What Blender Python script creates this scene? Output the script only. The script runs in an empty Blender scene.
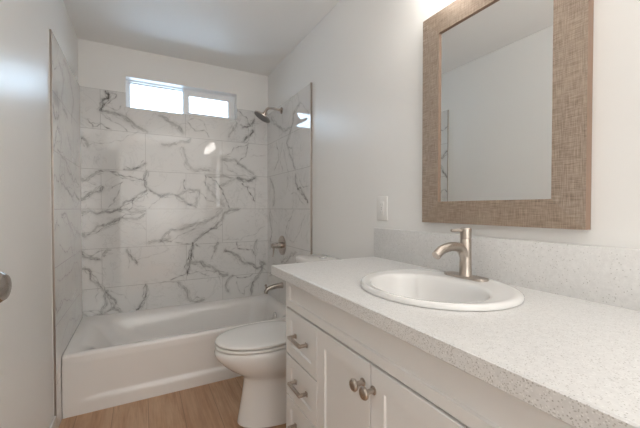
import bpy, bmesh, math, random
import numpy as np
from mathutils import Vector, Matrix
random.seed(7)
COL = bpy.context.scene.collection
SC = bpy.context.scene

# ------------------------------------------------------------------ camera, sky, exposure
cd = bpy.data.cameras.new('camera'); cam = bpy.data.objects.new('camera', cd); COL.objects.link(cam)
cd.sensor_width = 36; cd.lens = 330.79 / 640 * 36; cd.clip_start = .02
yw, pt = math.radians(28.324), math.radians(-.956)
F = Vector((math.sin(yw)*math.cos(pt), math.cos(yw)*math.cos(pt), math.sin(pt)))
Rv = Vector((math.cos(yw), -math.sin(yw), 0)); Uv = Rv.cross(F)
cam.matrix_world = Matrix(((Rv.x, Uv.x, -F.x, 0), (Rv.y, Uv.y, -F.y, 0), (Rv.z, Uv.z, -F.z, 1.18), (0, 0, 0, 1)))
SC.camera = cam
W = bpy.data.worlds.new('sky'); SC.world = W; W.use_nodes = True
bg = W.node_tree.nodes['Background']; bg.inputs[0].default_value = (.60, .785, 1, 1); bg.inputs[1].default_value = 5.5
SC.view_settings.view_transform = 'Standard'; SC.view_settings.look = 'None'
SC.view_settings.gamma = 1; SC.view_settings.use_curve_mapping = False
SC.view_settings.exposure = EXPOSURE = 0.74
SHADE_POWER = 6.5          # radiance of the vanity light's glass shades
SC.cycles.max_bounces = 12; SC.cycles.diffuse_bounces = 8; SC.cycles.glossy_bounces = 6
SC.cycles.sample_clamp_indirect = 8

al = bpy.data.lights.new('fill_ceiling_bounce', 'AREA'); al.shape = 'DISK'; al.size = .5; al.energy = 10.5; al.color = (1, .99, .975)
alo = bpy.data.objects.new('fill_ceiling_bounce', al); COL.objects.link(alo); alo.location = (.40, -.55, 1.75); alo.rotation_euler = (math.pi, 0, 0)   # added fill with no real fixture, thrown at the ceiling behind the camera
wl = bpy.data.lights.new('fill_wall_bounce', 'AREA'); wl.shape = 'DISK'; wl.size = .6; wl.energy = 13; wl.color = (1, .99, .975)
wlo = bpy.data.objects.new('fill_wall_bounce', wl); COL.objects.link(wlo); wlo.location = (.33, -.55, 1.15); wlo.rotation_euler = (-math.pi/2, 0, 0)   # unseen fill added to bounce light off the end wall behind the camera

# ------------------------------------------------------------------ room measurements (metres)
XL, XR = -.414, 1.083          # painted wall faces
TL, TR = -.402, 1.073          # tile faces on the side walls
D = 3.0613; YB = 3.071         # tile face and painted face of the back wall
ZC = 2.458; ZT = 2.1; YF = -1.40
EL, ER = 2.17, 2.13           # where the side tiling ends
TUBY, RIM = 2.30, .352

# ------------------------------------------------------------------ material helpers
def mat(name, color=(.8,.8,.8), rough=.5, metal=0, spec=.5, coat=0):
    m = bpy.data.materials.new(name); m.use_nodes = True
    b = m.node_tree.nodes['Principled BSDF']
    b.inputs['Base Color'].default_value = (*color, 1); b.inputs['Roughness'].default_value = rough
    b.inputs['Metallic'].default_value = metal; b.inputs['Specular IOR Level'].default_value = spec
    b.inputs['Coat Weight'].default_value = coat; b.inputs['Coat Roughness'].default_value = .03
    return m, m.node_tree.nodes, m.node_tree.links, b
def N(ns, t, **k):
    n = ns.new(t)
    for a, v in k.items(): setattr(n, a, v)
    return n
def math_(ns, ln, op, a, b=None, c=None):
    n = ns.new('ShaderNodeMath'); n.operation = op
    for i, v in enumerate((a, b, c)):
        if v is None: continue
        if isinstance(v, (int, float)): n.inputs[i].default_value = v
        else: ln.new(v, n.inputs[i])
    return n.outputs[0]
def mix(ns, ln, f, a, b):
    n = ns.new('ShaderNodeMix'); n.data_type = 'RGBA'
    if isinstance(f, (int, float)): n.inputs[0].default_value = f
    else: ln.new(f, n.inputs[0])
    for i, v in ((6, a), (7, b)):
        if isinstance(v, tuple): n.inputs[i].default_value = (*v, 1)
        else: ln.new(v, n.inputs[i])
    return n.outputs[2]
def noise(ns, ln, vec, scale, detail=2, rough=.5):
    n = ns.new('ShaderNodeTexNoise'); n.inputs['Scale'].default_value = scale
    n.inputs['Detail'].default_value = detail; n.inputs['Roughness'].default_value = rough
    ln.new(vec, n.inputs['Vector']); return n
def bump(ns, ln, b, h, strength, dist=.001):
    n = ns.new('ShaderNodeBump'); n.inputs['Strength'].default_value = strength; n.inputs['Distance'].default_value = dist
    ln.new(h, n.inputs['Height']); ln.new(n.outputs[0], b.inputs['Normal'])
def ramp(ns, ln, fac, stops):
    n = ns.new('ShaderNodeValToRGB'); e = n.color_ramp.elements
    while len(e) < len(stops): e.new(.5)
    for i, (p, c) in enumerate(stops):
        e[i].position = p; e[i].color = (c, c, c, 1) if isinstance(c, (int, float)) else (*c, 1)
    ln.new(fac, n.inputs[0]); return n.outputs[0]

def paint(name, color, rough, bs=.15, spec=.5):
    m, ns, ln, b = mat(name, color, rough, spec=spec)
    tc = N(ns, 'ShaderNodeTexCoord'); nz = noise(ns, ln, tc.outputs['Object'], 160, 2)
    bump(ns, ln, b, nz.outputs[0], bs, .001)
    return m
M = {}
M['wall'] = paint('satin_wall_paint', (.82, .815, .80), .33, .10, .38)
M['ceil'] = paint('ceiling_paint', (.86, .855, .845), .5, .1)
M['door'] = paint('door_paint', (.82,.815,.80), .3, .05)
M['base'] = paint('baseboard_enamel', (.80, .80, .79), .25, .02)
M['vanity'] = paint('vanity_enamel', (.79, .79, .785), .32, .03)
M['slot'] = mat('outlet_slot', (.50, .49, .47), .5)[0]
M['gap'] = mat('cabinet_inside', (.25, .24, .22), .6)[0]

def metal(name, color, rough, stretch=None):
    m, ns, ln, b = mat(name, color, rough, 1)
    tc = N(ns, 'ShaderNodeTexCoord'); mp = N(ns, 'ShaderNodeMapping'); ln.new(tc.outputs['Object'], mp.inputs[0])
    mp.inputs['Scale'].default_value = stretch or (1400, 1400, 1400)
    nz = noise(ns, ln, mp.outputs[0], 1, 3)
    ln.new(ramp(ns, ln, nz.outputs[0], [(.3, max(0, rough-.02)), (.7, rough+.02)]), b.inputs['Roughness'])
    return m
M['nickel'] = metal('brushed_nickel', (.50, .445, .395), .28)
M['nickel2'] = metal('satin_nickel', (.50, .45, .41), .2)
M['chrome'] = metal('chrome', (.80, .80, .80), .06)
M['edge'] = metal('edge_trim_metal', (.42, .37, .33), .35)
M['headface'] = mat('shower_nozzle_rubber', (.22, .21, .20), .5)[0]

def porcelain(name, color, rough=.08):
    m, ns, ln, b = mat(name, color, rough, spec=.5, coat=.3)
    tc = N(ns, 'ShaderNodeTexCoord'); nz = noise(ns, ln, tc.outputs['Object'], 6, 2)
    ln.new(ramp(ns, ln, nz.outputs[0], [(.3, rough), (.7, rough+.04)]), b.inputs['Roughness'])
    return m
M['tub'] = porcelain('tub_acrylic', (.84, .82, .80), .13)
M['china'] = porcelain('vitreous_china', (.84, .83, .815), .08)
M['seat'] = porcelain('seat_plastic', (.85, .845, .83), .16)
M['sink'] = porcelain('sink_china', (.76, .755, .745), .07)
M['plastic'] = porcelain('switch_plastic', (.80, .79, .77), .3)
M['vinyl'] = porcelain('window_vinyl', (.90, .91, .92), .3)

# glass: thin pane, clear to light with a mirror-like surface
def pane_mat():
    m = bpy.data.materials.new('window_glass'); m.use_nodes = True; ns, ln = m.node_tree.nodes, m.node_tree.links
    ns.clear(); out = N(ns, 'ShaderNodeOutputMaterial'); mx = N(ns, 'ShaderNodeMixShader'); tr = N(ns, 'ShaderNodeBsdfTransparent')
    gl = N(ns, 'ShaderNodeBsdfGlossy'); fr = N(ns, 'ShaderNodeFresnel'); gl.inputs['Roughness'].default_value = .02
    fr.inputs[0].default_value = 1.45; tr.inputs[0].default_value = (.95, .97, .97, 1)
    ln.new(fr.outputs[0], mx.inputs[0]); ln.new(tr.outputs[0], mx.inputs[1]); ln.new(gl.outputs[0], mx.inputs[2]); ln.new(mx.outputs[0], out.inputs[0])
    return m
M['glass'] = pane_mat()
M['mirror'] = mat('mirror_silver', (.90, .91, .90), .0, 1)[0]

def quartz():
    m, ns, ln, b = mat('speckled_quartz', (.7,.7,.7), .28)
    tc = N(ns, 'ShaderNodeTexCoord'); co = tc.outputs['Object']
    base = noise(ns, ln, co, 90, 4, .7)
    col = mix(ns, ln, ramp(ns, ln, base.outputs[0], [(.35, 0), (.65, 1)]), (.66, .655, .645), (.73, .725, .715))
    for sc, th, c, keep in ((300, .32, (.44, .425, .40), .30), (160, .20, (.36, .345, .32), .24), (220, .3, (.80, .80, .79), .4)):
        v = N(ns, 'ShaderNodeTexVoronoi'); v.inputs['Scale'].default_value = sc; ln.new(co, v.inputs['Vector'])
        near = math_(ns, ln, 'LESS_THAN', v.outputs['Distance'], th)
        sp = N(ns, 'ShaderNodeSeparateColor'); ln.new(v.outputs['Color'], sp.inputs[0])
        k = math_(ns, ln, 'MULTIPLY', near, math_(ns, ln, 'LESS_THAN', sp.outputs[0], keep))
        col = mix(ns, ln, math_(ns, ln, 'MULTIPLY', k, .85), col, c)
    ln.new(col, b.inputs['Base Color'])
    return m
M['quartz'] = quartz()

def floor_mat():
    m, ns, ln, b = mat('oak_plank_floor', (.5,.35,.2), .42)
    tc = N(ns, 'ShaderNodeTexCoord'); sp = N(ns, 'ShaderNodeSeparateXYZ'); ln.new(tc.outputs['Object'], sp.inputs[0])
    X, Y = sp.outputs[0], sp.outputs[1]
    u = math_(ns, ln, 'DIVIDE', math_(ns, ln, 'ADD', X, .155), .18); iu = math_(ns, ln, 'FLOOR', u); fu = math_(ns, ln, 'FRACT', u)
    wn = N(ns, 'ShaderNodeTexWhiteNoise', noise_dimensions='1D'); ln.new(iu, wn.inputs['W'])
    v = math_(ns, ln, 'DIVIDE', math_(ns, ln, 'ADD', Y, math_(ns, ln, 'MULTIPLY', wn.outputs[0], .8)), 1.52)
    iv = math_(ns, ln, 'FLOOR', v); fv = math_(ns, ln, 'FRACT', v)
    cm = N(ns, 'ShaderNodeCombineXYZ'); ln.new(iu, cm.inputs[0]); ln.new(iv, cm.inputs[1])
    w2 = N(ns, 'ShaderNodeTexWhiteNoise', noise_dimensions='3D'); ln.new(cm.outputs[0], w2.inputs['Vector'])
    gx = N(ns, 'ShaderNodeCombineXYZ'); ln.new(math_(ns, ln, 'MULTIPLY', X, 55), gx.inputs[0]); ln.new(math_(ns, ln, 'MULTIPLY', Y, 3.2), gx.inputs[1])
    ln.new(math_(ns, ln, 'MULTIPLY', w2.outputs[0], 40), gx.inputs[2])
    g1 = noise(ns, ln, gx.outputs[0], 1, 5, .65); g1.inputs['Distortion'].default_value = .8
    gy = N(ns, 'ShaderNodeCombineXYZ'); ln.new(math_(ns, ln, 'MULTIPLY', X, 12), gy.inputs[0]); ln.new(math_(ns, ln, 'MULTIPLY', Y, 2.5), gy.inputs[1])
    ln.new(math_(ns, ln, 'MULTIPLY', w2.outputs[0], 17), gy.inputs[2])
    g2 = noise(ns, ln, gy.outputs[0], 1, 3, .6)
    c = mix(ns, ln, ramp(ns, ln, g1.outputs[0], [(.3, 0), (.72, 1)]), (.34, .195, .110), (.62, .395, .245))
    c = mix(ns, ln, ramp(ns, ln, g2.outputs[0], [(.35, 0), (.7, .55)]), c, (.66, .47, .32))
    c = mix(ns, ln, math_(ns, ln, 'MULTIPLY', w2.outputs[0], .35), c, (.42, .235, .135))
    eu = math_(ns, ln, 'ABSOLUTE', math_(ns, ln, 'SUBTRACT', fu, .5)); ev = math_(ns, ln, 'ABSOLUTE', math_(ns, ln, 'SUBTRACT', fv, .5))
    ed = math_(ns, ln, 'MAXIMUM', math_(ns, ln, 'GREATER_THAN', eu, .491), math_(ns, ln, 'GREATER_THAN', ev, .4985))
    c = mix(ns, ln, math_(ns, ln, 'MULTIPLY', ed, .6), c, (.16, .10, .06))
    ln.new(c, b.inputs['Base Color']); bump(ns, ln, b, g1.outputs[0], .08, .001)
    return m
M['floor'] = floor_mat()

def weave(name, along):
    """champagne woven texture; `along` is the axis the piece runs on (1 = y, 2 = z)"""
    m, ns, ln, b = mat(name, (.5,.4,.3), .36, metal=.35)
    tc = N(ns, 'ShaderNodeTexCoord')
    fields = []
    for sc in ((1, 22, 430), (1, 430, 22)):
        mp = N(ns, 'ShaderNodeMapping'); mp.inputs['Scale'].default_value = sc; ln.new(tc.outputs['Object'], mp.inputs[0])
        fields.append(noise(ns, ln, mp.outputs[0], 1, 2, .6).outputs[0])
    h = math_(ns, ln, 'MULTIPLY', math_(ns, ln, 'ADD', fields[0], fields[1]), .5)
    lo = noise(ns, ln, tc.outputs['Object'], 9, 2).outputs[0]
    f = ramp(ns, ln, h, [(.36, 0), (.60, 1)])
    c = mix(ns, ln, f, (.21, .155, .12), (.49, .395, .32) if along == 2 else (.46, .36, .28))
    c = mix(ns, ln, ramp(ns, ln, lo, [(.4, 0), (.7, .25)]), c, (.50, .41, .32))
    ln.new(c, b.inputs['Base Color']); bump(ns, ln, b, h, .7, .0015)
    return m
M['weave_z'] = weave('woven_champagne_stile', 2); M['weave_y'] = weave('woven_champagne_rail', 1)
M['frame_side'] = mat('frame_side_wood', (.26, .17, .12), .4)[0]

def tile_mat(name, ua, u0, ustep, shift, seed):
    """polished marble-look porcelain: 'vein' attribute carries the drawn veins, noise adds the fine ones; grout lines every .308 m"""
    m, ns, ln, b = mat(name, (.7,.7,.7), .05, coat=.4)
    tc = N(ns, 'ShaderNodeTexCoord'); sp = N(ns, 'ShaderNodeSeparateXYZ'); ln.new(tc.outputs['Object'], sp.inputs[0])
    U, Z = sp.outputs[ua], sp.outputs[2]
    r = math_(ns, ln, 'DIVIDE', math_(ns, ln, 'SUBTRACT', ZT, Z), .308); ir = math_(ns, ln, 'FLOOR', r); fr = math_(ns, ln, 'FRACT', r)
    odd = math_(ns, ln, 'FLOORED_MODULO', ir, 2)
    u = math_(ns, ln, 'DIVIDE', math_(ns, ln, 'SUBTRACT', math_(ns, ln, 'SUBTRACT', U, u0), math_(ns, ln, 'MULTIPLY', odd, shift)), ustep)
    iu = math_(ns, ln, 'FLOOR', u); fu = math_(ns, ln, 'FRACT', u)
    cm = N(ns, 'ShaderNodeCombineXYZ'); ln.new(iu, cm.inputs[0]); ln.new(ir, cm.inputs[1]); cm.inputs[2].default_value = seed
    wn = N(ns, 'ShaderNodeTexWhiteNoise', noise_dimensions='3D'); ln.new(cm.outputs[0], wn.inputs['Vector'])
    sc = N(ns, 'ShaderNodeVectorMath', operation='SCALE'); ln.new(wn.outputs['Color'], sc.inputs[0]); sc.inputs['Scale'].default_value = 20
    ad = N(ns, 'ShaderNodeVectorMath', operation='ADD'); ln.new(tc.outputs['Object'], ad.inputs[0]); ln.new(sc.outputs[0], ad.inputs[1])
    co = ad.outputs[0]
    n1 = noise(ns, ln, co, 2.6, 5, .6); n1.inputs['Distortion'].default_value = 1.2
    n2 = noise(ns, ln, co, 7, 5, .6); n2.inputs['Distortion'].default_value = .8
    cl = noise(ns, ln, co, 3.0, 2)
    v1 = ramp(ns, ln, math_(ns, ln, 'ABSOLUTE', math_(ns, ln, 'SUBTRACT', n1.outputs[0], .5)), [(0, .13), (.012, 0)])
    v2 = ramp(ns, ln, math_(ns, ln, 'ABSOLUTE', math_(ns, ln, 'SUBTRACT', n2.outputs[0], .5)), [(0, .16), (.02, 0)])
    v2 = math_(ns, ln, 'MULTIPLY', v2, ramp(ns, ln, cl.outputs[0], [(.48, 0), (.62, 1)]))
    at = N(ns, 'ShaderNodeAttribute'); at.attribute_name = 'vein'
    fine = noise(ns, ln, tc.outputs['Object'], 75, 4, .75)
    dv = math_(ns, ln, 'MULTIPLY', at.outputs['Fac'], ramp(ns, ln, fine.outputs[0], [(.32, .75), (.62, 1.3)]))
    f = math_(ns, ln, 'MINIMUM', math_(ns, ln, 'ADD', math_(ns, ln, 'ADD', dv, v1), v2), 1)
    base = mix(ns, ln, ramp(ns, ln, cl.outputs[0], [(.35, 0), (.7, .5)]), (.75, .745, .735), (.70, .695, .685))
    col = mix(ns, ln, f, base, (.085, .08, .075))
    e1 = math_(ns, ln, 'GREATER_THAN', math_(ns, ln, 'ABSOLUTE', math_(ns, ln, 'SUBTRACT', fr, .5)), .5 - .0016/.308)
    e2 = math_(ns, ln, 'GREATER_THAN', math_(ns, ln, 'ABSOLUTE', math_(ns, ln, 'SUBTRACT', fu, .5)), .5 - .0013/ustep)
    g = math_(ns, ln, 'MAXIMUM', e1, e2)
    col = mix(ns, ln, g, col, (.45, .44, .43))
    ln.new(col, b.inputs['Base Color'])
    ln.new(math_(ns, ln, 'ADD', math_(ns, ln, 'MULTIPLY', g, .08), .03), b.inputs['Roughness'])
    return m
M['tile_back'] = tile_mat('marble_tile_back', 0, -.275, .6125, .3063, 1.3)
M['tile_right'] = tile_mat('marble_tile_right', 1, 2.45, .6125, .3063, 5.1)
M['tile_left'] = tile_mat('marble_tile_left', 1, 2.45, .6125, .3063, 9.7)

def emit(name, color, s):
    m = bpy.data.materials.new(name); m.use_nodes = True; b = m.node_tree.nodes['Principled BSDF']
    b.inputs['Base Color'].default_value = (.9,.9,.9,1); b.inputs['Emission Color'].default_value = (*color, 1); b.inputs['Emission Strength'].default_value = s
    return m
M['shade'] = emit('lit_frosted_glass', (1, .95, .88), SHADE_POWER)

# ------------------------------------------------------------------ mesh helpers
def link(name, bm, m, parent=None, smooth=35, mod=None):
    me = bpy.data.meshes.new(name); bmesh.ops.recalc_face_normals(bm, faces=bm.faces[:]); bm.to_mesh(me); bm.free()
    for x in (m if isinstance(m, (list, tuple)) else [m]): me.materials.append(x)
    if smooth:
        me.polygons.foreach_set('use_smooth', [True]*len(me.polygons)); me.set_sharp_from_angle(angle=math.radians(smooth))
    o = bpy.data.objects.new(name, me); COL.objects.link(o)
    if parent:
        o.parent = parent; o.matrix_parent_inverse = Matrix.Translation(-Vector(parent.location)) if parent.type == 'EMPTY' else Matrix()
    return o
def tag(o, label=None, cat=None, group=None, kind=None):
    for k, v in (('label', label), ('category', cat), ('group', group), ('kind', kind)):
        if v: o[k] = v
    return o
def thing(name, loc, label, cat, group=None):
    o = bpy.data.objects.new(name, None); COL.objects.link(o); o.location = loc; o.empty_display_size = .05
    return tag(o, label, cat, group)
def struct(name, bm, m, parent=None, **k):
    return tag(link(name, bm, m, parent, **k), kind='structure')
def add_box(bm, x0, x1, y0, y1, z0, z1, bev=0, seg=2, mi=0):
    g = bmesh.ops.create_cube(bm, size=1); vs = g['verts']
    for v in vs: v.co = Vector(((x0+x1)/2+v.co.x*(x1-x0), (y0+y1)/2+v.co.y*(y1-y0), (z0+z1)/2+v.co.z*(z1-z0)))
    fs = list({f for v in vs for f in v.link_faces})
    if bev:
        es = list({e for v in vs for e in v.link_edges})
        r = bmesh.ops.bevel(bm, geom=es, offset=bev, segments=seg, affect='EDGES', profile=.5)
        fs = [f for f in r['faces']] + [f for f in fs if f.is_valid]
    for f in fs: f.material_index = mi
    return bm
def box(*a, **k): return add_box(bmesh.new(), *a, **k)
def add_loft(bm, rings, cap0=True, cap1=True, closed=True, mi=0):
    R = [[bm.verts.new(p) for p in r] for r in rings]; n = len(rings[0]); out = []
    for a, b in zip(R, R[1:]):
        for i in range(n if closed else n-1):
            j = (i+1) % n
            out.append(bm.faces.new((a[i], a[j], b[j], b[i])))
    if cap0: out.append(bm.faces.new(R[0][::-1]))
    if cap1: out.append(bm.faces.new(R[-1]))
    for f in out: f.material_index = mi
    return bm
def frame_of(t):
    t = t.normalized(); a = Vector((0,0,1)) if abs(t.z) < .9 else Vector((1,0,0)); u = t.cross(a).normalized(); return u, u.cross(t)
def add_tube(bm, pts, rad, n=20, mi=0, caps=True, flat=1.0):
    pts = [Vector(p) for p in pts]; rad = rad if isinstance(rad, (list, tuple)) else [rad]*len(pts); rings = []
    t0 = (pts[1]-pts[0]).normalized(); u, v = frame_of(t0)
    for i, p in enumerate(pts):
        t = (pts[min(i+1, len(pts)-1)] - pts[max(i-1, 0)]).normalized()
        u = (u - t*u.dot(t)).normalized(); v = t.cross(u)
        rings.append([p + (u*math.cos(a)+v*math.sin(a)*flat)*rad[i] for a in (2*math.pi*k/n for k in range(n))])
    return add_loft(bm, rings, caps, caps, mi=mi)
def add_lathe(bm, origin, axis, prof, n=32, mi=0):
    """prof: list of (distance along the axis, radius)"""
    o = Vector(origin); t = Vector(axis).normalized(); u, v = frame_of(t)
    rings = [[o + t*h + (u*math.cos(a)+v*math.sin(a))*max(r, 1e-4) for a in (2*math.pi*k/n for k in range(n))] for h, r in prof]
    return add_loft(bm, rings, True, True, mi=mi)
def rrect(x0, x1, y0, y1, r, z, n=10):
    """rounded rectangle ring; r = radii for corners (x1y1, x0y1, x0y0, x1y0)"""
    r = r if isinstance(r, (list, tuple)) else [r]*4; out = []
    for (cx, cy, a0), q in zip(((x1, y1, 0), (x0, y1, 90), (x0, y0, 180), (x1, y0, 270)), r):
        sx = -1 if cx == x1 else 1; sy = -1 if cy == y1 else 1
        for k in range(n+1):
            a = math.radians(a0+90*k/n); out.append((cx+sx*q+q*math.cos(a), cy+sy*q+q*math.sin(a), z))
    return out
def spline(pts, n=8):
    P = [Vector(p) for p in pts]; P = [P[0]*2-P[1]] + P + [P[-1]*2-P[-2]]; out = []
    for i in range(1, len(P)-2):
        for k in range(n):
            t = k/n; a, b, c, d = P[i-1:i+3]
            out.append(.5*((2*b)+(c-a)*t+(2*a-5*b+4*c-d)*t*t+(3*b-a-3*c+d)*t**3))
    return out + [P[-2]]

# ------------------------------------------------------------------ room shell
DY0, DY1, DZ = -.69, .085, 2.05          # doorway in the left wall, behind the camera
struct('floor', box(-1.6, 1.20, -1.5, 3.2, -.06, 0), M['floor'], smooth=0)
struct('ceiling', box(-1.6, 1.20, -1.5, 3.2, ZC, ZC+.06), M['ceil'], smooth=0)
bm = box(XL-.1, XL, DY1, YB+.1, 0, ZC); add_box(bm, XL-.1, XL, YF, DY0, 0, ZC); add_box(bm, XL-.1, XL, DY0, DY1, DZ, ZC)
struct('wall_left', bm, M['wall'], smooth=0)
struct('wall_right', box(XR, XR+.1, YF, YB+.1, 0, ZC), M['wall'], smooth=0)
struct('wall_front', box(XL-.1, XR+.1, YF-.1, YF, 0, ZC), M['wall'], smooth=0)
bm = box(-1.6, -1.5, -1.5, 1.0, 0, ZC); add_box(bm, -1.5, XL-.1, .9, 1.0, 0, ZC); add_box(bm, -1.5, XL-.1, -1.5, -1.4, 0, ZC)
struct('wall_hallway', bm, M['wall'], smooth=0)
WX0, WX1, WZ0, WZ1 = -.104, .781, 1.990, 2.233
bm = bmesh.new()
add_box(bm, XL, WX0, YB, YB+.16, 0, ZC); add_box(bm, WX1, XR, YB, YB+.16, 0, ZC)
add_box(bm, WX0, WX1, YB, YB+.16, 0, WZ0); add_box(bm, WX0, WX1, YB, YB+.16, WZ1, ZC)
wall_back = struct('wall_back', bm, M['wall'], smooth=0)
# baseboards
def baseboard(name, x0, x1, y0, y1):
    struct(name, box(x0, x1, y0, y1, 0, .098, bev=.004), M['base'])
baseboard('baseboard_left', XL, XL+.013, DY1+.03, EL-.006)
baseboard('baseboard_front', XL+.014, XR-.014, YF, YF+.013)
baseboard('baseboard_right', XR-.013, XR, 1.345, ER-.006)

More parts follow.
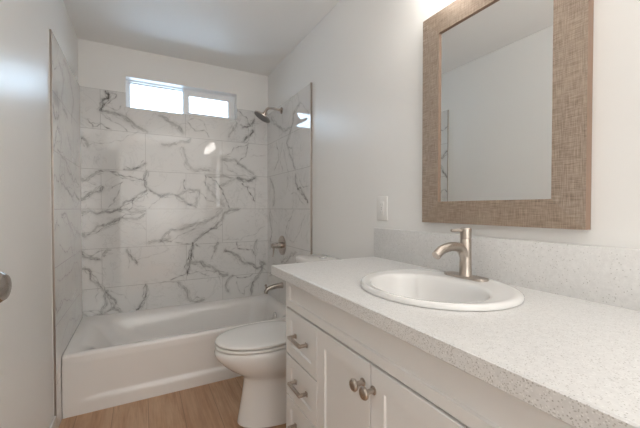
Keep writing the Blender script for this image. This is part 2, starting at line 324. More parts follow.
# ------------------------------------------------------------------ marble tile: grid meshes carrying a 'vein' mask
VEINS_BACK = [
 ([(-0.242,2.087),(-0.22,2.04),(-0.254,1.985),(-0.275,1.938)], 2.2, 0.9),
 ([(-0.22,2.085),(-0.166,2.075),(-0.193,2.032),(-0.232,1.988)], 1.2, 0.5),
 ([(-0.27,1.938),(-0.184,1.925),(-0.095,1.891),(-0.038,1.846),(0.043,1.806)], 3.2, 0.5),
 ([(-0.26,1.908),(-0.184,1.855),(-0.096,1.794)], 1, 0.45),
 ([(-0.237,1.984),(-0.161,1.953),(-0.139,1.99)], 0.8, 0.4),
 ([(-0.083,1.964),(-0.095,1.902)], 0.8, 0.3),
 ([(-0.36,1.858),(-0.323,1.804),(-0.271,1.837),(-0.206,1.798)], 1.2, 0.65),
 ([(-0.335,1.83),(-0.278,1.841)], 0.8, 0.5),
 ([(0.14,1.953),(0.22,1.905),(0.315,1.827)], 3.2, 0.4),
 ([(0.153,1.718),(0.259,1.725),(0.343,1.748),(0.378,1.782)], 2.5, 0.45),
 ([(0.314,1.7),(0.326,1.651),(0.341,1.572),(0.401,1.513),(0.526,1.523)], 3, 0.38),
 ([(0.357,1.922),(0.414,1.855),(0.487,1.869),(0.531,1.812)], 1.4, 0.45),
 ([(0.349,1.929),(0.473,1.952),(0.514,1.872)], 1.2, 0.3),
 ([(0.781,2.088),(0.88,2.009),(0.912,1.947)], 1, 0.6),
 ([(0.707,1.837),(0.78,1.966)], 2, 0.4),
 ([(0.83,1.931),(0.912,1.966),(0.941,2.018)], 1.6, 0.6),
 ([(0.845,1.803),(0.893,1.861),(0.929,1.921)], 2.2, 0.75),
 ([(0.887,1.799),(0.861,1.666),(0.779,1.587)], 1.2, 0.5),
 ([(0.668,1.652),(0.748,1.738),(0.879,1.782)], 1.1, 0.45),
 ([(0.911,1.67),(1.049,1.695)], 0.9, 0.3),
 ([(0.648,1.624),(0.759,1.632),(0.846,1.569),(0.934,1.507)], 2.6, 0.45),
 ([(0.661,1.602),(0.778,1.499)], 1.2, 0.35),
 ([(0.784,1.46),(0.882,1.439),(0.953,1.47)], 3, 0.7),
 ([(0.827,1.411),(0.898,1.326),(0.948,1.246)], 1.5, 0.7),
 ([(0.862,1.41),(0.939,1.374),(0.948,1.27)], 1, 0.4),
 ([(0.495,1.474),(0.501,1.384)], 1.3, 0.95),
 ([(0.504,1.472),(0.589,1.428),(0.639,1.354),(0.673,1.27),(0.706,1.189)], 1.2, 0.7),
 ([(0.502,1.476),(0.674,1.474),(0.758,1.452),(0.623,1.388)], 2, 0.3),
 ([(0.51,1.384),(0.589,1.269),(0.655,1.203)], 2.6, 0.3),
 ([(0.135,1.293),(0.264,1.288),(0.354,1.346),(0.447,1.341),(0.414,1.199)], 2.2, 0.45),
 ([(0.264,1.288),(0.353,1.216),(0.414,1.193)], 2.2, 0.55),
 ([(0.325,1.425),(0.332,1.345)], 1.1, 0.8),
 ([(0.446,1.325),(0.509,1.252),(0.588,1.228)], 1.2, 0.45),
 ([(0.638,1.162),(0.54,1.085),(0.383,1.038),(0.219,1.002),(0.132,0.913)], 2.6, 0.42),
 ([(0.792,1.17),(0.663,1.142),(0.605,1.049),(0.539,0.993),(0.406,0.9)], 2, 0.5),
 ([(0.212,0.897),(0.346,0.972),(0.451,1.053),(0.522,1.087)], 1, 0.4),
 ([(0.132,0.909),(0.212,0.902)], 2.2, 0.5),
 ([(0.247,0.895),(0.425,0.9),(0.64,1.039)], 1.3, 0.45),
 ([(-0.416,1.388),(-0.328,1.437),(-0.282,1.47)], 3, 0.42),
 ([(-0.282,1.473),(-0.214,1.47),(-0.132,1.438),(-0.047,1.429),(0.016,1.403)], 1.3, 0.8),
 ([(-0.214,1.463),(-0.132,1.418),(-0.01,1.402)], 1.4, 0.4),
 ([(0.041,1.481),(0.016,1.417),(0.028,1.361),(0.091,1.312),(0.143,1.276),(0.196,1.292)], 2, 0.6),
 ([(0.143,1.276),(0.105,1.234),(0.052,1.184)], 0.9, 0.45),
 ([(-0.417,1.248),(-0.329,1.303),(-0.267,1.345)], 2.4, 0.6),
 ([(-0.132,1.391),(-0.169,1.279),(-0.228,1.189)], 1.5, 0.4),
 ([(-0.204,1.341),(-0.132,1.391)], 0.9, 0.45),
 ([(0.034,1.325),(-0.073,1.245),(-0.158,1.168)], 1.8, 0.65),
 ([(-0.075,1.232),(0.024,1.197)], 0.8, 0.4),
 ([(-0.408,1.148),(-0.352,1.166),(-0.252,1.155),(-0.165,1.168),(0.026,1.161)], 2.6, 0.5),
 ([(-0.119,1.491),(-0.034,1.507),(0.029,1.548)], 1.8, 0.65),
 ([(-0.393,1.72),(-0.356,1.648)], 3.2, 0.45),
 ([(-0.37,1.64),(-0.269,1.683),(-0.177,1.719),(-0.007,1.804)], 1, 0.28),
 ([(-0.418,0.985),(-0.346,0.993),(-0.246,1.048),(-0.142,1.107),(0.02,1.136)], 2.5, 0.5),
 ([(-0.272,1.052),(-0.163,1.065),(-0.142,1.121)], 1.2, 0.4),
 ([(-0.412,0.848),(-0.38,0.806),(-0.283,0.781)], 3.2, 0.5),
 ([(-0.412,0.862),(-0.261,0.856),(-0.215,0.854)], 1.4, 0.4),
 ([(-0.261,0.81),(-0.235,0.852)], 2, 0.4),
 ([(-0.101,0.857),(-0.093,0.807),(-0.038,0.741)], 2.2, 0.6),
 ([(-0.038,0.762),(0.072,0.796),(0.19,0.834)], 0.8, 0.3),
 ([(-0.398,0.721),(-0.349,0.696),(-0.3,0.592),(-0.234,0.503),(-0.201,0.397),(-0.152,0.347)], 1.6, 0.5),
 ([(-0.242,0.534),(-0.252,0.425),(-0.292,0.353)], 3, 0.45),
 ([(-0.234,0.473),(-0.149,0.355)], 0.9, 0.35),
 ([(-0.218,0.531),(-0.113,0.457)], 0.9, 0.3),
 ([(0.025,0.554),(0.014,0.43),(-0.042,0.355)], 1.6, 0.6),
 ([(-0.418,0.384),(-0.27,0.35),(-0.201,0.395)], 2.2, 0.4),
 ([(0.036,0.897),(0.117,0.91),(0.209,0.935)], 3.4, 0.42),
 ([(0.388,0.879),(0.379,0.787),(0.361,0.715),(0.343,0.625)], 1.6, 0.85),
 ([(0.416,0.874),(0.449,0.841)], 1.5, 0.6),
 ([(0.343,0.625),(0.269,0.594),(0.21,0.574)], 1.2, 0.6),
 ([(0.343,0.625),(0.524,0.578)], 1.1, 0.45),
 ([(0.361,0.715),(0.465,0.707),(0.574,0.632),(0.685,0.574)], 3, 0.5),
 ([(0.602,0.869),(0.575,0.794)], 2.6, 0.45),
 ([(0.575,0.794),(0.538,0.72)], 1, 0.4),
 ([(0.774,0.869),(0.783,0.809),(0.922,0.792),(0.953,0.729)], 1.3, 0.65),
 ([(0.666,0.797),(0.782,0.741),(0.881,0.666),(0.963,0.608),(1.046,0.643)], 2.8, 0.5),
 ([(1.046,0.643),(1.006,0.666),(0.983,0.545),(0.921,0.472),(0.911,0.362)], 2.8, 0.45),
 ([(0.733,0.56),(0.685,0.516),(0.694,0.418)], 2.6, 0.4),
 ([(0.733,0.56),(0.922,0.558)], 1.1, 0.6),
 ([(0.772,0.507),(0.839,0.377)], 0.8, 0.35),
 ([(0.902,0.474),(0.839,0.368)], 0.8, 0.35),
 ([(0.268,0.547),(0.342,0.46),(0.376,0.373),(0.48,0.368)], 2.8, 0.42),
 ([(0.13,0.557),(0.268,0.551)], 0.8, 0.35),
 ([(0.967,0.879),(0.937,0.747)], 1.8, 0.35),
 ([(0.648,0.894),(0.851,0.922),(1.047,1.011)], 0.8, 0.28),
]
VEINS_RIGHT = [
 ([(2.322,1.99),(2.443,1.939),(2.486,1.818),(2.581,1.729),(2.445,1.537),(2.404,1.493)], 2, 0.42),
 ([(2.377,2.083),(2.233,1.928),(2.167,1.874)], 0.9, 0.3),
 ([(2.942,2.024),(2.788,1.916),(2.602,1.834),(2.476,1.84)], 2.4, 0.38),
 ([(2.821,1.771),(2.765,1.611),(2.876,1.533)], 1.2, 0.6),
 ([(2.67,1.744),(2.741,1.625),(2.671,1.512)], 1, 0.45),
 ([(2.398,1.447),(2.361,1.328),(2.252,1.289),(2.184,1.228)], 2, 0.6),
 ([(2.323,1.4),(2.167,1.344)], 1.2, 0.4),
 ([(2.488,1.298),(2.252,1.214)], 1, 0.35),
 ([(2.446,1.164),(2.499,1.102),(2.585,1.024),(2.585,0.931)], 1.2, 0.4),
 ([(2.987,1.469),(2.868,1.331),(2.894,1.212)], 2, 0.45),
 ([(2.992,1.161),(2.936,0.964),(2.995,0.803)], 1.8, 0.45),
 ([(2.218,1.131),(2.324,0.998),(2.521,0.92)], 0.9, 0.35),
 ([(2.648,1.681),(2.539,1.482),(2.583,1.335)], 1.4, 0.3),
 ([(2.699,0.712),(2.4,0.834)], 1.6, 0.4),
 ([(3.008,0.533),(2.747,0.652),(2.481,0.678)], 1.6, 0.45),
]
VEINS_LEFT = [
 ([(2.15,2.0),(2.2,1.93),(2.28,1.95)],1.5,.5),
 ([(2.15,1.72),(2.22,1.66),(2.32,1.7)],1.8,.5),
 ([(2.15,1.45),(2.21,1.52),(2.27,1.62),(2.34,1.6)],1.8,.55),
 ([(2.15,1.3),(2.2,1.36),(2.3,1.33)],1.3,.5),
 ([(2.16,1.05),(2.24,1.12),(2.3,1.08)],1.5,.45),
 ([(2.15,.7),(2.22,.62),(2.33,.66)],1.5,.4),
 ([(2.337,1.999),(2.465,1.943),(2.402,1.806),(2.57,1.743)], 2, 0.35),
 ([(2.473,2.063),(2.653,2.038),(2.784,1.916),(2.701,1.748)], 2, 0.35),
 ([(2.563,1.637),(2.689,1.563),(2.868,1.486)], 2, 0.4),
 ([(2.283,1.5),(2.493,1.473),(2.745,1.358),(2.982,1.345)], 1.6, 0.4),
 ([(2.323,1.351),(2.541,1.294),(2.974,1.242)], 1.6, 0.4),
 ([(2.362,1.143),(2.59,1.076),(2.956,0.987)], 1.6, 0.4),
 ([(2.301,0.978),(2.517,0.914),(2.948,0.879)], 1.4, 0.4),
 ([(2.241,0.795),(2.508,0.774),(2.937,0.734)], 1.4, 0.35),
 ([(2.279,0.622),(2.559,0.608),(2.845,0.609)], 1.4, 0.4),
 ([(2.317,0.414),(2.551,0.485),(2.914,0.413)], 1.2, 0.3),
 ([(2.278,1.825),(2.388,1.574),(2.326,1.395)], 1.4, 0.3),
]

def jitter(pl, amp, rng):
    pts = [np.array(p, float) for p in pl]
    for lvl in range(4):
        out = []
        for a, b in zip(pts, pts[1:]):
            d = b-a; L = np.hypot(*d); nrm = np.array([-d[1], d[0]])/(L+1e-9)
            out += [a, (a+b)/2 + nrm*rng.normal()*amp*L]
        pts = out+[pts[-1]]; amp *= .8
    return pts
def vein_mask(U, Z, veins, seed):
    rng = np.random.default_rng(seed); acc = np.zeros_like(U)
    for pl, w, dk in veins:
        pts = jitter(pl, .12, rng); soft = w > 1.55
        best = np.full(U.shape, 9.); par = np.zeros_like(U); tot = sum(np.hypot(*(b-a)) for a, b in zip(pts, pts[1:])); run = 0
        lo = np.min(pts, 0)-.06; hi = np.max(pts, 0)+.06; sel = (U > lo[0])&(U < hi[0])&(Z > lo[1])&(Z < hi[1])
        if not sel.any(): continue
        us, zs = U[sel], Z[sel]; bb = best[sel]; pp = par[sel]
        for a, b in zip(pts, pts[1:]):
            d = b-a; L2 = d@d+1e-12; tt = np.clip(((us-a[0])*d[0]+(zs-a[1])*d[1])/L2, 0, 1)
            dist = np.hypot(us-a[0]-tt*d[0], zs-a[1]-tt*d[1]); k = dist < bb
            bb = np.where(k, dist, bb); pp = np.where(k, run+tt*L2**.5, pp); run += L2**.5
        s = pp/max(tot, 1e-6); ph = rng.uniform(0, 6, 3)
        wob = .70+.30*np.sin(s*7+ph[0])*np.sin(s*15+ph[1])+.15*np.sin(pp*150+ph[2])
        wid = np.maximum(w*.0082*.5*wob, .0022)
        if soft:
            v = dk*.70*np.clip(1.5-bb/wid, 0, 1)**.8
            edge = dk*1.0*np.exp(-((bb-wid*.75)/.0024)**2)*np.clip(.5+np.sin(s*11+ph[2])+.5*np.sin(pp*70), 0, 1)
            v = np.maximum(v, v*.5+edge)
        else: v = min(1, dk*1.4)*np.exp(-(bb/wid)**2*1.3)*(.7+.3*np.sin(pp*90+ph[1]))
        halo = dk*(.36 if soft else .14)*np.exp(-(bb/(wid*1.9+.005))**2)
        acc[sel] = np.maximum(acc[sel], np.maximum(v, halo)) + .25*np.minimum(acc[sel], v)
    return np.clip(acc, 0, 1)
def braid(veins, seed):
    """companion hairlines that split off and rejoin beside every broad vein"""
    rng = np.random.default_rng(seed); out = list(veins)
    for pl, w, dk in veins:
        if w <= 1.55: continue
        for k in range(3):
            q = [(x+rng.normal()*.011*(0 < i < len(pl)-1 or 1), z+rng.normal()*.011) for i, (x, z) in enumerate(pl)]
            out.append((q, .7+.3*rng.random(), dk*(1.0, .7, .5)[k]))
        if rng.random() < .7:
            i = rng.integers(0, len(pl)-1); x, z = pl[i]; dx, dz = pl[i+1][0]-x, pl[i+1][1]-z; s = rng.choice([-1, 1])
            out.append(([(x, z), (x+dx*.5-s*dz*.35, z+dz*.5+s*dx*.35), (x+dx*.9-s*dz*.8, z+dz*.9+s*dx*.8)], .8, dk*.6))
    return out
def tile_sheet(name, ax, val, u0, u1, z0, z1, veins, seed, m, parent, hole=None, thick=.009, outward=1):
    st = .0035; us = np.unique(np.round(np.concatenate([np.arange(u0, u1, st), [u1]]+([[hole[0], hole[1]]] if hole else [])), 4))
    zs = np.unique(np.round(np.concatenate([np.arange(z0, z1, st), [z1]]+([[hole[2]]] if hole else [])), 4))
    U, Z = np.meshgrid(us, zs); nu, nz = len(us), len(zs)
    co = np.zeros((U.size, 3)); co[:, 1-ax] = U.ravel(); co[:, ax] = val; co[:, 2] = Z.ravel()
    i = np.arange(nu*nz).reshape(nz, nu); q = np.stack([i[:-1,:-1], i[:-1,1:], i[1:,1:], i[1:,:-1]], -1).reshape(-1, 4)
    if hole:
        cu = (U[:-1,:-1]+U[1:,1:]).ravel()/2; cz = (Z[:-1,:-1]+Z[1:,1:]).ravel()/2
        q = q[~((cu > hole[0])&(cu < hole[1])&(cz > hole[2]))]
    me = bpy.data.meshes.new(name); me.from_pydata(co.tolist(), [], q.tolist()); me.update()
    a = me.attributes.new('vein', 'FLOAT', 'POINT'); a.data.foreach_set('value', vein_mask(U, Z, braid(veins, seed+40), seed).ravel().astype(np.float32))
    me.materials.append(m); o = bpy.data.objects.new(name, me); COL.objects.link(o); o['kind'] = 'structure'
    n = me.polygons[0].normal[ax]
    s = o.modifiers.new('thickness', 'SOLIDIFY'); s.thickness = thick; s.offset = -1 if n*outward > 0 else 1
    return o
tile_sheet('wall_back_tile', 1, D, TL-.008, TR+.006, RIM-.02, ZT, VEINS_BACK, 3, M['tile_back'], None, hole=(WX0, WX1, WZ0), outward=-1)
tile_sheet('wall_right_tile', 0, TR, ER, D, 0, ZT-.02, VEINS_RIGHT, 5, M['tile_right'], None, outward=-1)
tile_sheet('wall_left_tile', 0, TL, EL, D, 0, ZT, VEINS_LEFT, 8, M['tile_left'], None, thick=.013, outward=1)
# metal edge profiles closing the tile
struct('trim_4', box(XL, XL+.0035, EL-.005, EL, .02, ZT+.004), M['base'])
bm = box(XL+.0035, TL+.001, EL-.004, EL, .02, ZT+.002, bev=.0008)
struct('trim_1', bm, M['edge'])
bm = box(TR-.004, XR, ER-.005, ER, .0, ZT-.018, bev=.0008); struct('trim_2', bm, M['edge'])
struct('trim_3', box(WX0-.001, WX1+.001, D-.0015, YB+.03, WZ0-.006, WZ0, bev=.0008), M['tile_back'])
# ------------------------------------------------------------------ window: white vinyl slider set back in the opening
wy = YB+.078
bm = bmesh.new()
add_box(bm, WX0, WX1, wy, wy+.07, WZ1-.006, WZ1, bev=.001); add_box(bm, WX0, WX1, wy, wy+.07, WZ0, WZ0+.014, bev=.002)
add_box(bm, WX0, WX0+.012, wy, wy+.07, WZ0+.012, WZ1-.005, bev=.002); add_box(bm, WX1-.012, WX1, wy, wy+.07, WZ0+.012, WZ1-.005, bev=.002)
win = struct('window_1', bm, M['vinyl'])
def sash(x0, x1, z0, z1, y0, y1, b, bt, bb, rname):
    m = bmesh.new()
    add_box(m, x0, x1, y0, y1, z1-bt, z1, bev=.002); add_box(m, x0, x1, y0, y1, z0, z0+bb, bev=.002)
    add_box(m, x0, x0+b, y0, y1, z0+bb-.002, z1-bt+.002, bev=.002); add_box(m, x1-b, x1, y0, y1, z0+bb-.002, z1-bt+.002, bev=.002)
    s = struct(rname, m, M['vinyl'], win)
    struct('window_glass', box(x0+b-.004, x1-b+.004, (y0+y1)/2-.002, (y0+y1)/2+.002, z0+bb-.004, z1-bt+.004), M['glass'], win, smooth=0)
sash(WX0+.011, .345, WZ0+.010, WZ1-.005, wy+.040, wy+.060, .018, .008, .010, 'window_fixed_frame')
sash(.330, WX1-.010, WZ0+.010, WZ1-.005, wy+.008, wy+.034, .050, .047, .034, 'window_sash')

# ------------------------------------------------------------------ door leaf folded back beside the camera, with its knob
ang = .151; ca, sa = math.cos(ang), math.sin(ang)
hx, hy = XL+.040, DY1+.004
dl = bpy.data.objects.new('door_1', None); COL.objects.link(dl); dl.location = (hx, hy, 0); dl.rotation_euler = (0, 0, -ang); dl['kind'] = 'structure'
def local(name, bm, m, parent):
    o = link(name, bm, m); o.parent = parent; return o
lm = box(-.035, 0, 0, .75, .012, 2.02, bev=.002)
lf = local('door_leaf', lm, M['door'], dl); lf['kind'] = 'structure'
kn = bmesh.new(); KZ = 1.044
add_lathe(kn, (0, .688, KZ), (1,0,0), [(0, .031), (.003, .031), (.008, .027), (.010, .012), (.030, .010), (.034, .014), (.040, .022), (.048, .0265), (.056, .0265), (.062, .022), (.065, .012), (.066, .001)])
ko = local('door_knob', kn, M['nickel2'], dl); ko['kind'] = 'structure'; ko['label'] = 'satin nickel door knob'

# ------------------------------------------------------------------ bathtub
tub = thing('bathtub', ((TL+TR)/2, 2.68, 0), 'white alcove bathtub set between the marble tiled walls', 'bathtub')
x0, x1, y0, y1 = TL+.002, TR-.002, TUBY, D-.002
rings = []
rings.append(rrect(x0, x1, y0, y1, .004, .300))
for a in range(0, 91, 15):       # rolled outer edge
    c, s = math.cos(math.radians(a)), math.sin(math.radians(a)); r = .018
    rings.append(rrect(x0, x1, y0+r*(1-c), y1, .004, RIM-r+r*s))
fi, bi, li, ri = .030, .012, .012, .014
def inner(d, z, dl_=0, dr_=0, rad=.12):
    return rrect(x0+li+d+dl_, x1-ri-d-dr_, y0+fi+d, y1-bi-d, [rad, rad+.03+dl_*.3, rad+.0+dl_*.3, rad], z)
rings.append(inner(0, RIM, rad=.02))
for d, dz, q, rad in ((.012, .0015, .004, .05), (.026, .006, .012, .08), (.038, .013, .022, .10), (.048, .023, .034, .11), (.057, .038, .046, .12), (.064, .058, .058, .12), (.070, .085, .072, .12), (.078, .13, .095, .12)):
    rings.append(inner(d, RIM-dz, q, q*.1, rad))
rings += [inner(.088, .16, .13, .02), inner(.100, .11, .16, .03), inner(.120, .085, .19, .05, .12), inner(.17, .072, .24, .1, .08)]
bm = add_loft(bmesh.new(), rings, cap0=False, cap1=True)
# apron face with its raised foot band
nx, zs = 90, [0, .060, .072, .080, .086, .092, .10, .13, .18, .24, .29, .302]
g = []
for z in zs:
    row = []
    for i in range(nx+1):
        x = x0+(x1-x0)*i/nx
        f = min(1, max(0, (x-x0-.06)/.16)); f = f*f*(3-2*f)
        dep = .016*f*(1 if z >= .09 else max(0, (z-.074)/.016)) * (1-max(0, (z-.10))/.202)
        row.append(bm.verts.new((x, y0+dep, z)))
    g.append(row)
for a, b in zip(g, g[1:]):
    for i in range(nx): bm.faces.new((a[i], a[i+1], b[i+1], b[i]))
link('tub_body', bm, M['tub'], tub, smooth=50)
bm = add_lathe(bmesh.new(), (.976, 2.60, .280), (-1, 0, .12), [(0, .034), (.006, .034), (.010, .030), (.011, .012), (.013, .011), (.013, .001)])
tag(link('overflow_plate', bm, M['chrome'], tub), 'round chrome overflow plate')
bm = add_lathe(bmesh.new(), (.80, 2.67, .072), (0, 0, 1), [(0, .035), (.003, .034), (.004, .02), (.002, .001)])
link('drain', bm, M['chrome'], tub)

# ------------------------------------------------------------------ shower fittings on the right wall
sh = thing('wall_shower', (TR, 2.69, 2.027), 'round brushed nickel shower head on a bent arm high on the marble wall', 'shower')
link('wall_flange', add_lathe(bmesh.new(), (TR, 2.69, 2.027), (-1,0,0), [(0, .029), (.004, .029), (.010, .022), (.012, .013), (.016, .012)]), M['nickel2'], sh)
arm = spline([(TR, 2.69, 2.027), (1.03, 2.69, 2.032), (.975, 2.69, 2.034), (.945, 2.69, 2.024), (.928, 2.69, 2.000), (.922, 2.69, 1.985)], 7)
link('shower_arm', add_tube(bmesh.new(), arm, .0105, 18), M['nickel2'], sh)
ax = Vector((-.52, .08, -.85)).normalized(); c0 = Vector((.9225, 2.69, 1.988))
link('swivel_nut', add_lathe(bmesh.new(), c0, ax, [(0, .014), (.006, .016), (.014, .016), (.02, .013), (.026, .016)]), M['nickel2'], sh)
hd = link('head_disc', add_lathe(bmesh.new(), c0+ax*.022, ax, [(0, .014), (.006, .03), (.011, .052), (.016, .071), (.021, .077), (.027, .076), (.028, .072)], 48), M['nickel2'], sh)
bm = bmesh.new(); add_lathe(bm, c0+ax*.0495, ax, [(0, .071), (.001, .071), (.0012, .001)], 40)
u, v = frame_of(ax)
for rr, cnt in ((.016, 6), (.034, 12), (.051, 18), (.066, 24)):
    for k in range(cnt):
        a = 2*math.pi*k/cnt; add_lathe(bm, c0+ax*.0505+(u*math.cos(a)+v*math.sin(a))*rr, ax, [(0, .0026), (.003, .0016)], 6)
link('nozzle_face', bm, M['headface'], sh)

vt = thing('shower_valve', (TR, 2.68, .86), 'round nickel shower valve with a lever handle above the tub spout', 'shower valve')
link('escutcheon', add_lathe(bmesh.new(), (TR, 2.68, .86), (-1,0,0), [(0, .085), (.004, .085), (.009, .080), (.011, .06), (.012, .03)], 48), M['nickel2'], vt)
link('valve_body', add_lathe(bmesh.new(), (TR-.010, 2.68, .86), (-1,0,0), [(0, .027), (.05, .025), (.052, .022), (.085, .021), (.088, .018), (.089, .001)], 32), M['nickel2'], vt)
link('lever', add_tube(bmesh.new(), [(TR-.078, 2.68, .868), (TR-.080, 2.68, .83), (TR-.084, 2.68, .79), (TR-.088, 2.68, .765)], [.008, .0075, .0065, .005], 14), M['nickel2'], vt)
sp = thing('tub_spout', (TR, 2.68, .51), 'curved nickel tub spout with a diverter knob over the tub rim', 'tub spout')
pts = spline([(TR, 2.68, .512), (1.03, 2.68, .512), (.975, 2.68, .505), (.942, 2.68, .496), (.926, 2.68, .476), (.922, 2.68, .458)], 6)
link('spout_body', add_tube(bmesh.new(), pts, [.026-.008*min(1, i/18) for i in range(len(pts))], 24), M['nickel2'], sp)
link('diverter_knob', add_lathe(bmesh.new(), (.925, 2.68, .508), (-.1,0,1), [(0, .006), (.014, .006), (.016, .011), (.024, .011), (.027, .006)]), M['nickel2'], sp)

# ------------------------------------------------------------------ toilet
TY = 1.795
wc = thing('toilet', (.75, TY, 0), 'white two-piece toilet with closed lid between vanity and bathtub', 'toilet')
def egg(front, back, hw, z, n=56, cy=TY, nose=1.0):
    """elongated bowl outline: x from front (tip) to back, half width hw"""
    xm = front+(back-front)*.52; out = []
    for k in range(n):
        a = 2*math.pi*k/n; c, s = math.cos(a), math.sin(a)
        if c < 0: x = xm+c*(xm-front); y = cy+hw*math.copysign(abs(s)**nose, s)
        else: x = xm+(back-xm)*math.copysign(abs(c)**.72, c); y = cy+hw*math.copysign(abs(s)**.85, s)
        out.append((x, y, z))
    return out
prof = [(.466, .955, .120, 0), (.454, .965, .130, .004), (.458, .96, .127, .03), (.468, .95, .119, .08), (.478, .94, .113, .14), (.487, .93, .110, .20), (.491, .93, .112, .245)]
rings = [egg(f, b, w, z) for f, b, w, z in prof]
rings += [egg(f, b, w, z) for f, b, w, z in [(.484, .93, .120, .258), (.458, .93, .134, .280), (.416, .93, .152, .308), (.378, .93, .167, .342), (.350, .93, .176, .374), (.336, .93, .180, .398), (.334, .93, .180, .414), (.339, .93, .177, .427), (.350, .925, .171, .433)]]
link('bowl', add_loft(bmesh.new(), rings), M['china'], wc, smooth=60)
def disc(f, b, w, z0, z1, r=.006, dome=0):
    R = [egg(f+r, b-r, w-r, z0), egg(f, b, w, z0+r*.6), egg(f, b, w, z1-r), egg(f+r*.4, b-r*.4, w-r*.4, z1-r*.3), egg(f+r*1.6, b-r*1.6, w-r*1.6, z1)]
    if dome:
        for q in (.03, .06, .09, .12): R.append(egg(f+q, b-q, w-q, z1+dome*(1-(1-q/.13)**2)))
    return add_loft(bmesh.new(), R)
link('toilet_seat', disc(.338, .83, .178, .4375, .452), M['seat'], wc, smooth=60)
link('toilet_lid', disc(.337, .835, .179, .457, .476, .008, .006), M['seat'], wc, smooth=60)
bm = bmesh.new()
bm.free()
for s in (-1, 1): link('hinge', box(.825, .860, TY+s*.075-.022, TY+s*.075+.022, .433, .470, bev=.006), M['seat'], wc)
def tank_ring(x0, x1, w, z, r=.045): return rrect(x0, x1, TY-w, TY+w, [.02, r, r, .02] if False else [.015, r, r, .015], z, 8)
bm = add_loft(bmesh.new(), [tank_ring(.90, 1.06, .155, .40), tank_ring(.895, 1.063, .162, .43), tank_ring(.885, 1.066, .172, .60), tank_ring(.878, 1.068, .178, .832)])
link('tank', bm, M['china'], wc, smooth=50)
bm = add_loft(bmesh.new(), [tank_ring(.873, 1.070, .181, .833), tank_ring(.868, 1.072, .186, .838), tank_ring(.868, 1.072, .186, .862), tank_ring(.872, 1.070, .183, .870), tank_ring(.882, 1.062, .173, .873)])
link('tank_lid', bm, M['china'], wc, smooth=50)
bm = add_lathe(bmesh.new(), (.985, TY-.008, .873), (0,0,1), [(0, .026), (.004, .026), (.006, .023), (.0055, .021), (.007, .020), (.0075, .001)])
tag(link('flush_button', bm, M['chrome'], wc), 'round chrome flush button')

# ------------------------------------------------------------------ vanity cabinet
FX = .545; VY0, VY1 = .122, 1.321
vc = thing('vanity_cabinet', (.80, .72, 0), 'white shaker vanity cabinet under the quartz countertop', 'vanity cabinet')
bm = box(FX+.021, XR-.004, VY1-.018, VY1, .10, .8895); add_box(bm, FX+.021, XR-.004, VY0, VY0+.018, .10, .8895)
add_box(bm, FX+.021, FX+.040, VY0+.018, VY1-.018, .10, .8895); add_box(bm, FX+.04, XR-.004, VY0+.018, VY1-.018, .10, .118)
add_box(bm, XR-.012, XR-.004, VY0+.018, VY1-.018, .118, .8895); add_box(bm, FX+.09, FX+.108, VY0, VY1, 0, .10)
add_box(bm, FX, FX+.021, VY1-.004, VY1, .10, .8895)
link('carcass', bm, M['vanity'], vc, smooth=0)
def panel(y0, y1, z0, z1, fw, fh=None, dep=.006, bev=.0035):
    """shaker front: flat frame, bevelled step down to a recessed field; faces -x"""
    fh = fh or fw; b = bmesh.new(); xb = FX+.020
    loops = [(0, 0, xb), (0, 0, FX+.0015), (.0015, .0015, FX), (fw, fh, FX), (fw+bev, fh+bev, FX+dep)]
    R = []
    for dy, dz, x in loops: R.append([(x, y0+dy, z0+dz), (x, y1-dy, z0+dz), (x, y1-dy, z1-dz), (x, y0+dy, z1-dz)])
    return add_loft(b, R, True, True)
G = .0018; Y1, Y2, Y3, Y4 = VY1-.004, 1.035, .7215, .408
def handle(parent, y, z):
    h = bmesh.new(); L = .056
    add_box(h, FX-.036, FX-.025, y-L, y+L, z-.006, z+.006, bev=.0025)
    for s in (-1, 1):
        add_box(h, FX-.030, FX-.002, y+s*(L-.006)-.006, y+s*(L-.006)+.006, z-.0055, z+.0055, bev=.002)
        add_box(h, FX-.004, FX, y+s*(L-.006)-.0085, y+s*(L-.006)+.0085, z-.0085, z+.0085, bev=.001)
    o = link('handle', h, M['nickel'], None); o.parent = parent; return o
ZL = [(.562, .757), (.386, .560), (.108, .384)]
link('false_front', panel(VY0+.004, Y1, .763, .886, .034, .030), M['vanity'], vc, smooth=0)
for ya, yb in ((Y2, Y1), (VY0+.004, Y4)):
    for z0, z1 in ZL:
        d = link('drawer', panel(ya+(G if ya < .3 else .0005), yb-(G if yb > 1.2 else .0005), z0+G, z1-G, .045, .042), M['vanity'], vc, smooth=0)
        hh = handle(None, (ya+yb)/2-.009, (z0+z1)/2+.004 if z1-z0 < .25 else z1-.086)
        hh.parent = d
for ya, yb, ky in ((Y3, Y2, Y3+.034), (Y4, Y3, Y3-.014)):
    d = link('door', panel(ya+(G if ya > .5 else .0005)*.8, yb-(G if yb < .9 else .0005)*.8, .108+G, .757-G, .055), M['vanity'], vc, smooth=0)
    kb = add_lathe(bmesh.new(), (FX, ky, .691), (-1,0,0), [(0, .012), (.002, .012), (.004, .0075), (.020, .0065), (.024, .010), (.028, .0165), (.033, .0175), (.037, .015), (.0385, .009), (.0387, .001)])
    k = link('knob', kb, M['nickel'], None); k.parent = d

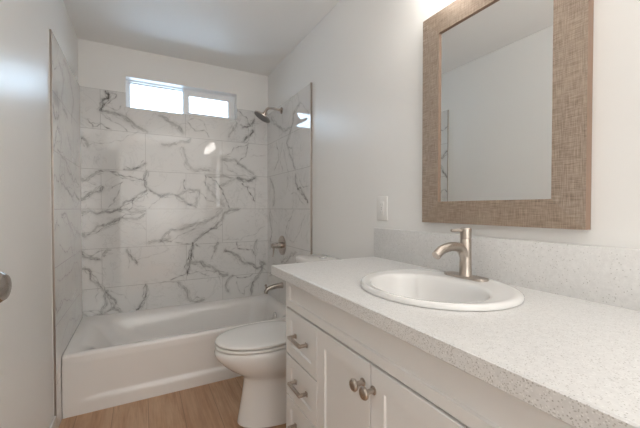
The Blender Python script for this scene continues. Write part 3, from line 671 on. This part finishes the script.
# ------------------------------------------------------------------ countertop with an oval cut-out, backsplash
CX0, CX1, CY0, CY1, CZ0, CZ1 = .5006, XR-.0005, .098, 1.382, .890, .9305
SX, SY, SA, SB = .812, .742, .222, .240
bm = bmesh.new(); n = 96
def ell(cx, cy, a, b, z, n=96, p=1.0): return [(cx+a*math.cos(2*math.pi*k/n), cy+b*math.sin(2*math.pi*k/n), z) for k in range(n)]
def onrect(k):
    a = 2*math.pi*k/n; c, s = math.cos(a), math.sin(a)
    t = min([((CX1-SX)/c) if c > 1e-9 else 9, ((CX0-SX)/c) if c < -1e-9 else 9, ((CY1-SY)/s) if s > 1e-9 else 9, ((CY0-SY)/s) if s < -1e-9 else 9])
    return [SX+t*c, SY+t*s]
rect = [onrect(k) for k in range(n)]
for cx, cy in ((CX0, CY0), (CX0, CY1), (CX1, CY0), (CX1, CY1)):
    k = min(range(n), key=lambda i: (rect[i][0]-cx)**2+(rect[i][1]-cy)**2); rect[k] = [cx, cy]
def rr(z, d=0): return [(min(max(x, CX0+d), CX1-d), min(max(y, CY0+d), CY1-d), z) for x, y in rect]
hole = (.755, SY-.005, .150, .185)
ho = (SX, SY, SA-.010, SB-.014)
rings = [ell(*ho, CZ1-.001), rr(CZ1-.0005, .003), rr(CZ1-.003, 0), rr(CZ0+.002, 0), rr(CZ0, .002), ell(*ho, CZ0), ell(*ho, CZ1-.001)]
rings[0] = ell(*ho, CZ1-.0005); rings[-1] = ell(*ho, CZ1-.0005)
ct = thing('countertop', ((CX0+CX1)/2, SY, CZ0), 'thick speckled white quartz countertop on the vanity, with backsplash', 'countertop')
add_loft(bm, rings, False, False); bmesh.ops.remove_doubles(bm, verts=bm.verts[:], dist=1e-5)
link('slab', bm, M['quartz'], ct, smooth=30)
link('backsplash', box(XR-.0205, XR-.0005, CY0, CY1-.0005, CZ1-.001, 1.079, bev=.0015), M['quartz'], ct)

# ------------------------------------------------------------------ drop-in sink
sk = thing('sink', (SX, SY, CZ1), 'white oval drop-in sink with raised rim set in the countertop', 'sink')
def e2(t, z):
    """blend between the outer rim (t=0) and the basin mouth (t=1)"""
    o, i = (SX, SY, SA+.006, SB+.006), (.765, SY-.003, .150, .188)
    q = [a+(b-a)*t for a, b in zip(o, i)]; return ell(*q, z)
rings = [ell(.765, SY-.003, .022, .026, CZ1-.152)]+[ell(.765, SY-.003, .146*s+.006, .184*s+.006, CZ1+z-.006) for s, z in ((.3, -.148), (.5, -.140), (.68, -.122), (.80, -.096), (.88, -.064), (.93, -.03), (.97, -.004))]
rings += [e2(.62, CZ1+.003), e2(.20, CZ1+.003), e2(.02, CZ1+.001), e2(0, CZ1+.005), e2(.03, CZ1+.010), e2(.10, CZ1+.0145), e2(.20, CZ1+.0165), e2(.35, CZ1+.0155), e2(.6, CZ1+.014), e2(.85, CZ1+.0130), e2(.95, CZ1+.0115), e2(1.0, CZ1+.007), e2(1.04, CZ1-.002)]
for s, z in ((.93, -.03), (.88, -.06), (.80, -.09), (.68, -.115), (.5, -.132), (.3, -.140), (.13, -.143)):
    rings.append(ell(.765, SY-.003, .146*s, .184*s, CZ1+z))
link('basin', add_loft(bmesh.new(), rings, True, True), M['sink'], sk, smooth=60)
tag(link('drain', add_lathe(bmesh.new(), (.765, SY-.003, CZ1-.144), (0,0,1), [(0, .024), (.004, .023), (.005, .016), (.004, .001)]), M['nickel2'], sk), 'nickel pop-up drain')

# ------------------------------------------------------------------ faucet
FXx, FY, FZ = .973, .757, CZ1+.0165
fc = thing('faucet', (FXx, FY, FZ), 'brushed nickel single-hole faucet with short arched spout behind the sink', 'faucet')
bm = bmesh.new(); R = []
for z, k in ((-.002, 0), (.003, 0), (.005, .002)):
    R.append(rrect(FXx-.027+k, FXx+.027-k, FY-.081+k, FY+.081-k, .026-k, FZ+z, 10))
link('deck_plate', add_loft(bm, R), M['nickel'], fc)
link('faucet_body', add_lathe(bmesh.new(), (FXx, FY, FZ+.004), (0,0,1), [(0, .0225), (.004, .0205), (.03, .0195), (.07, .0187), (.10, .0185), (.123, .0185), (.125, .0172), (.128, .0172)], 40), M['nickel'], fc)
sp_pts = spline([(FXx+.002, FY, FZ+.045), (FXx-.006, FY, FZ+.074), (FXx-.024, FY, FZ+.097), (FXx-.055, FY, FZ+.106), (FXx-.090, FY, FZ+.105), (FXx-.120, FY, FZ+.096), (FXx-.142, FY, FZ+.081)], 7)
link('spout', add_tube(bmesh.new(), sp_pts, [.0182-.0035*min(1, i/24) for i in range(len(sp_pts))], 24), M['nickel'], fc)
link('handle_cap', add_lathe(bmesh.new(), (FXx, FY, FZ+.132), (0,0,1), [(0, .0172), (.001, .0185), (.030, .0185), (.033, .0178), (.035, .016), (.036, .001)], 40), M['nickel'], fc)
link('lever', add_tube(bmesh.new(), [(FXx-.012, FY+.004, FZ+.157), (FXx-.036, FY+.010, FZ+.158), (FXx-.054, FY+.014, FZ+.159)], [.0062, .0056, .005], 14), M['nickel'], fc)

# ------------------------------------------------------------------ framed mirror
MY0, MY1, MZ0, MZ1, MB, MX = .445, 1.037, 1.122, 1.9685, .086, 1.0535
mr = thing('wall_mirror', (XR, (MY0+MY1)/2, MZ0), 'rectangular mirror in a wide woven champagne frame above the sink', 'mirror')
def mitred(p):
    """p: outer a, outer b, inner b, inner a in (y, z)"""
    b = bmesh.new(); back = XR-.001
    R = [[(back, y, z) for y, z in p], [(MX+.003, y, z) for y, z in p], ]
    cy, cz = sum(q[0] for q in p)/4, sum(q[1] for q in p)/4
    R.append([(MX, y, z) for y, z in p])
    add_loft(b, R)
    return b
oy0, oy1, oz0, oz1 = MY0, MY1, MZ0, MZ1; iy0, iy1, iz0, iz1 = MY0+MB, MY1-MB, MZ0+MB, MZ1-MB
for nm, p, mt in (('frame_stile', [(oy0, oz0), (oy0, oz1), (iy0, iz1), (iy0, iz0)], 'weave_z'), ('frame_stile', [(oy1, oz0), (iy1, iz0), (iy1, iz1), (oy1, oz1)], 'weave_z'),
                  ('frame_rail', [(oy0, oz0), (iy0, iz0), (iy1, iz0), (oy1, oz0)], 'weave_y'), ('frame_rail', [(oy0, oz1), (oy1, oz1), (iy1, iz1), (iy0, iz1)], 'weave_y')):
    o = link(nm, mitred(p), [M[mt], M['frame_side']], mr, smooth=0)
    for f in o.data.polygons:
        if abs(f.normal.x) < .5: f.material_index = 1
link('mirror_glass', box(MX+.008, XR-.003, iy0-.004, iy1+.004, iz0-.004, iz1+.004), M['mirror'], mr, smooth=0)

# ------------------------------------------------------------------ wall plate
ol = thing('wall_outlet', (XR, 1.334, 1.18), 'white rectangular electrical wall plate left of the mirror', 'wall outlet')
py, pz = 1.334, 1.18
link('cover_plate', box(XR-.006, XR-.0003, py-.041, py+.041, pz-.061, pz+.061, bev=.003), M['plastic'], ol)
bm = box(XR-.0085, XR-.005, py-.0165, py+.0165, pz-.034, pz+.034, bev=.001); fa = link('receptacle', bm, M['plastic'], ol)
bm = bmesh.new()
for dz in (-.019, .019):
    for dy in (-.0065, .0065): add_box(bm, XR-.0088, XR-.0080, py+dy-.001, py+dy+.001, pz+dz-.004, pz+dz+.005)
for dz in (-.004, .004): add_box(bm, XR-.0092, XR-.0080, py-.004, py+.004, pz+dz-.0022, pz+dz+.0022)
link('slot', bm, M['slot'], ol)

# ------------------------------------------------------------------ vanity light above the mirror (above the picture's top edge)
vl = thing('vanity_light', (XR, .74, 2.16), 'three-shade vanity light on the wall above the mirror', 'wall light')
link('back_plate', box(XR-.025, XR-.0005, .46, 1.02, 2.15, 2.21, bev=.005), M['nickel2'], vl)
for y in (.50, .74, .98):
    link('lamp_arm', add_tube(bmesh.new(), spline([(XR-.02, y, 2.18), (XR-.08, y, 2.185), (XR-.132, y, 2.18), (XR-.14, y, 2.165)], 4), .008, 12), M['nickel2'], vl)
    s = link('lamp_shade', add_lathe(bmesh.new(), (XR-.14, y, 2.17), (0,0,-1), [(0, .020), (.01, .030), (.04, .038), (.08, .044), (.10, .047), (.102, .045), (.102, .001)], 24), M['shade'], vl)
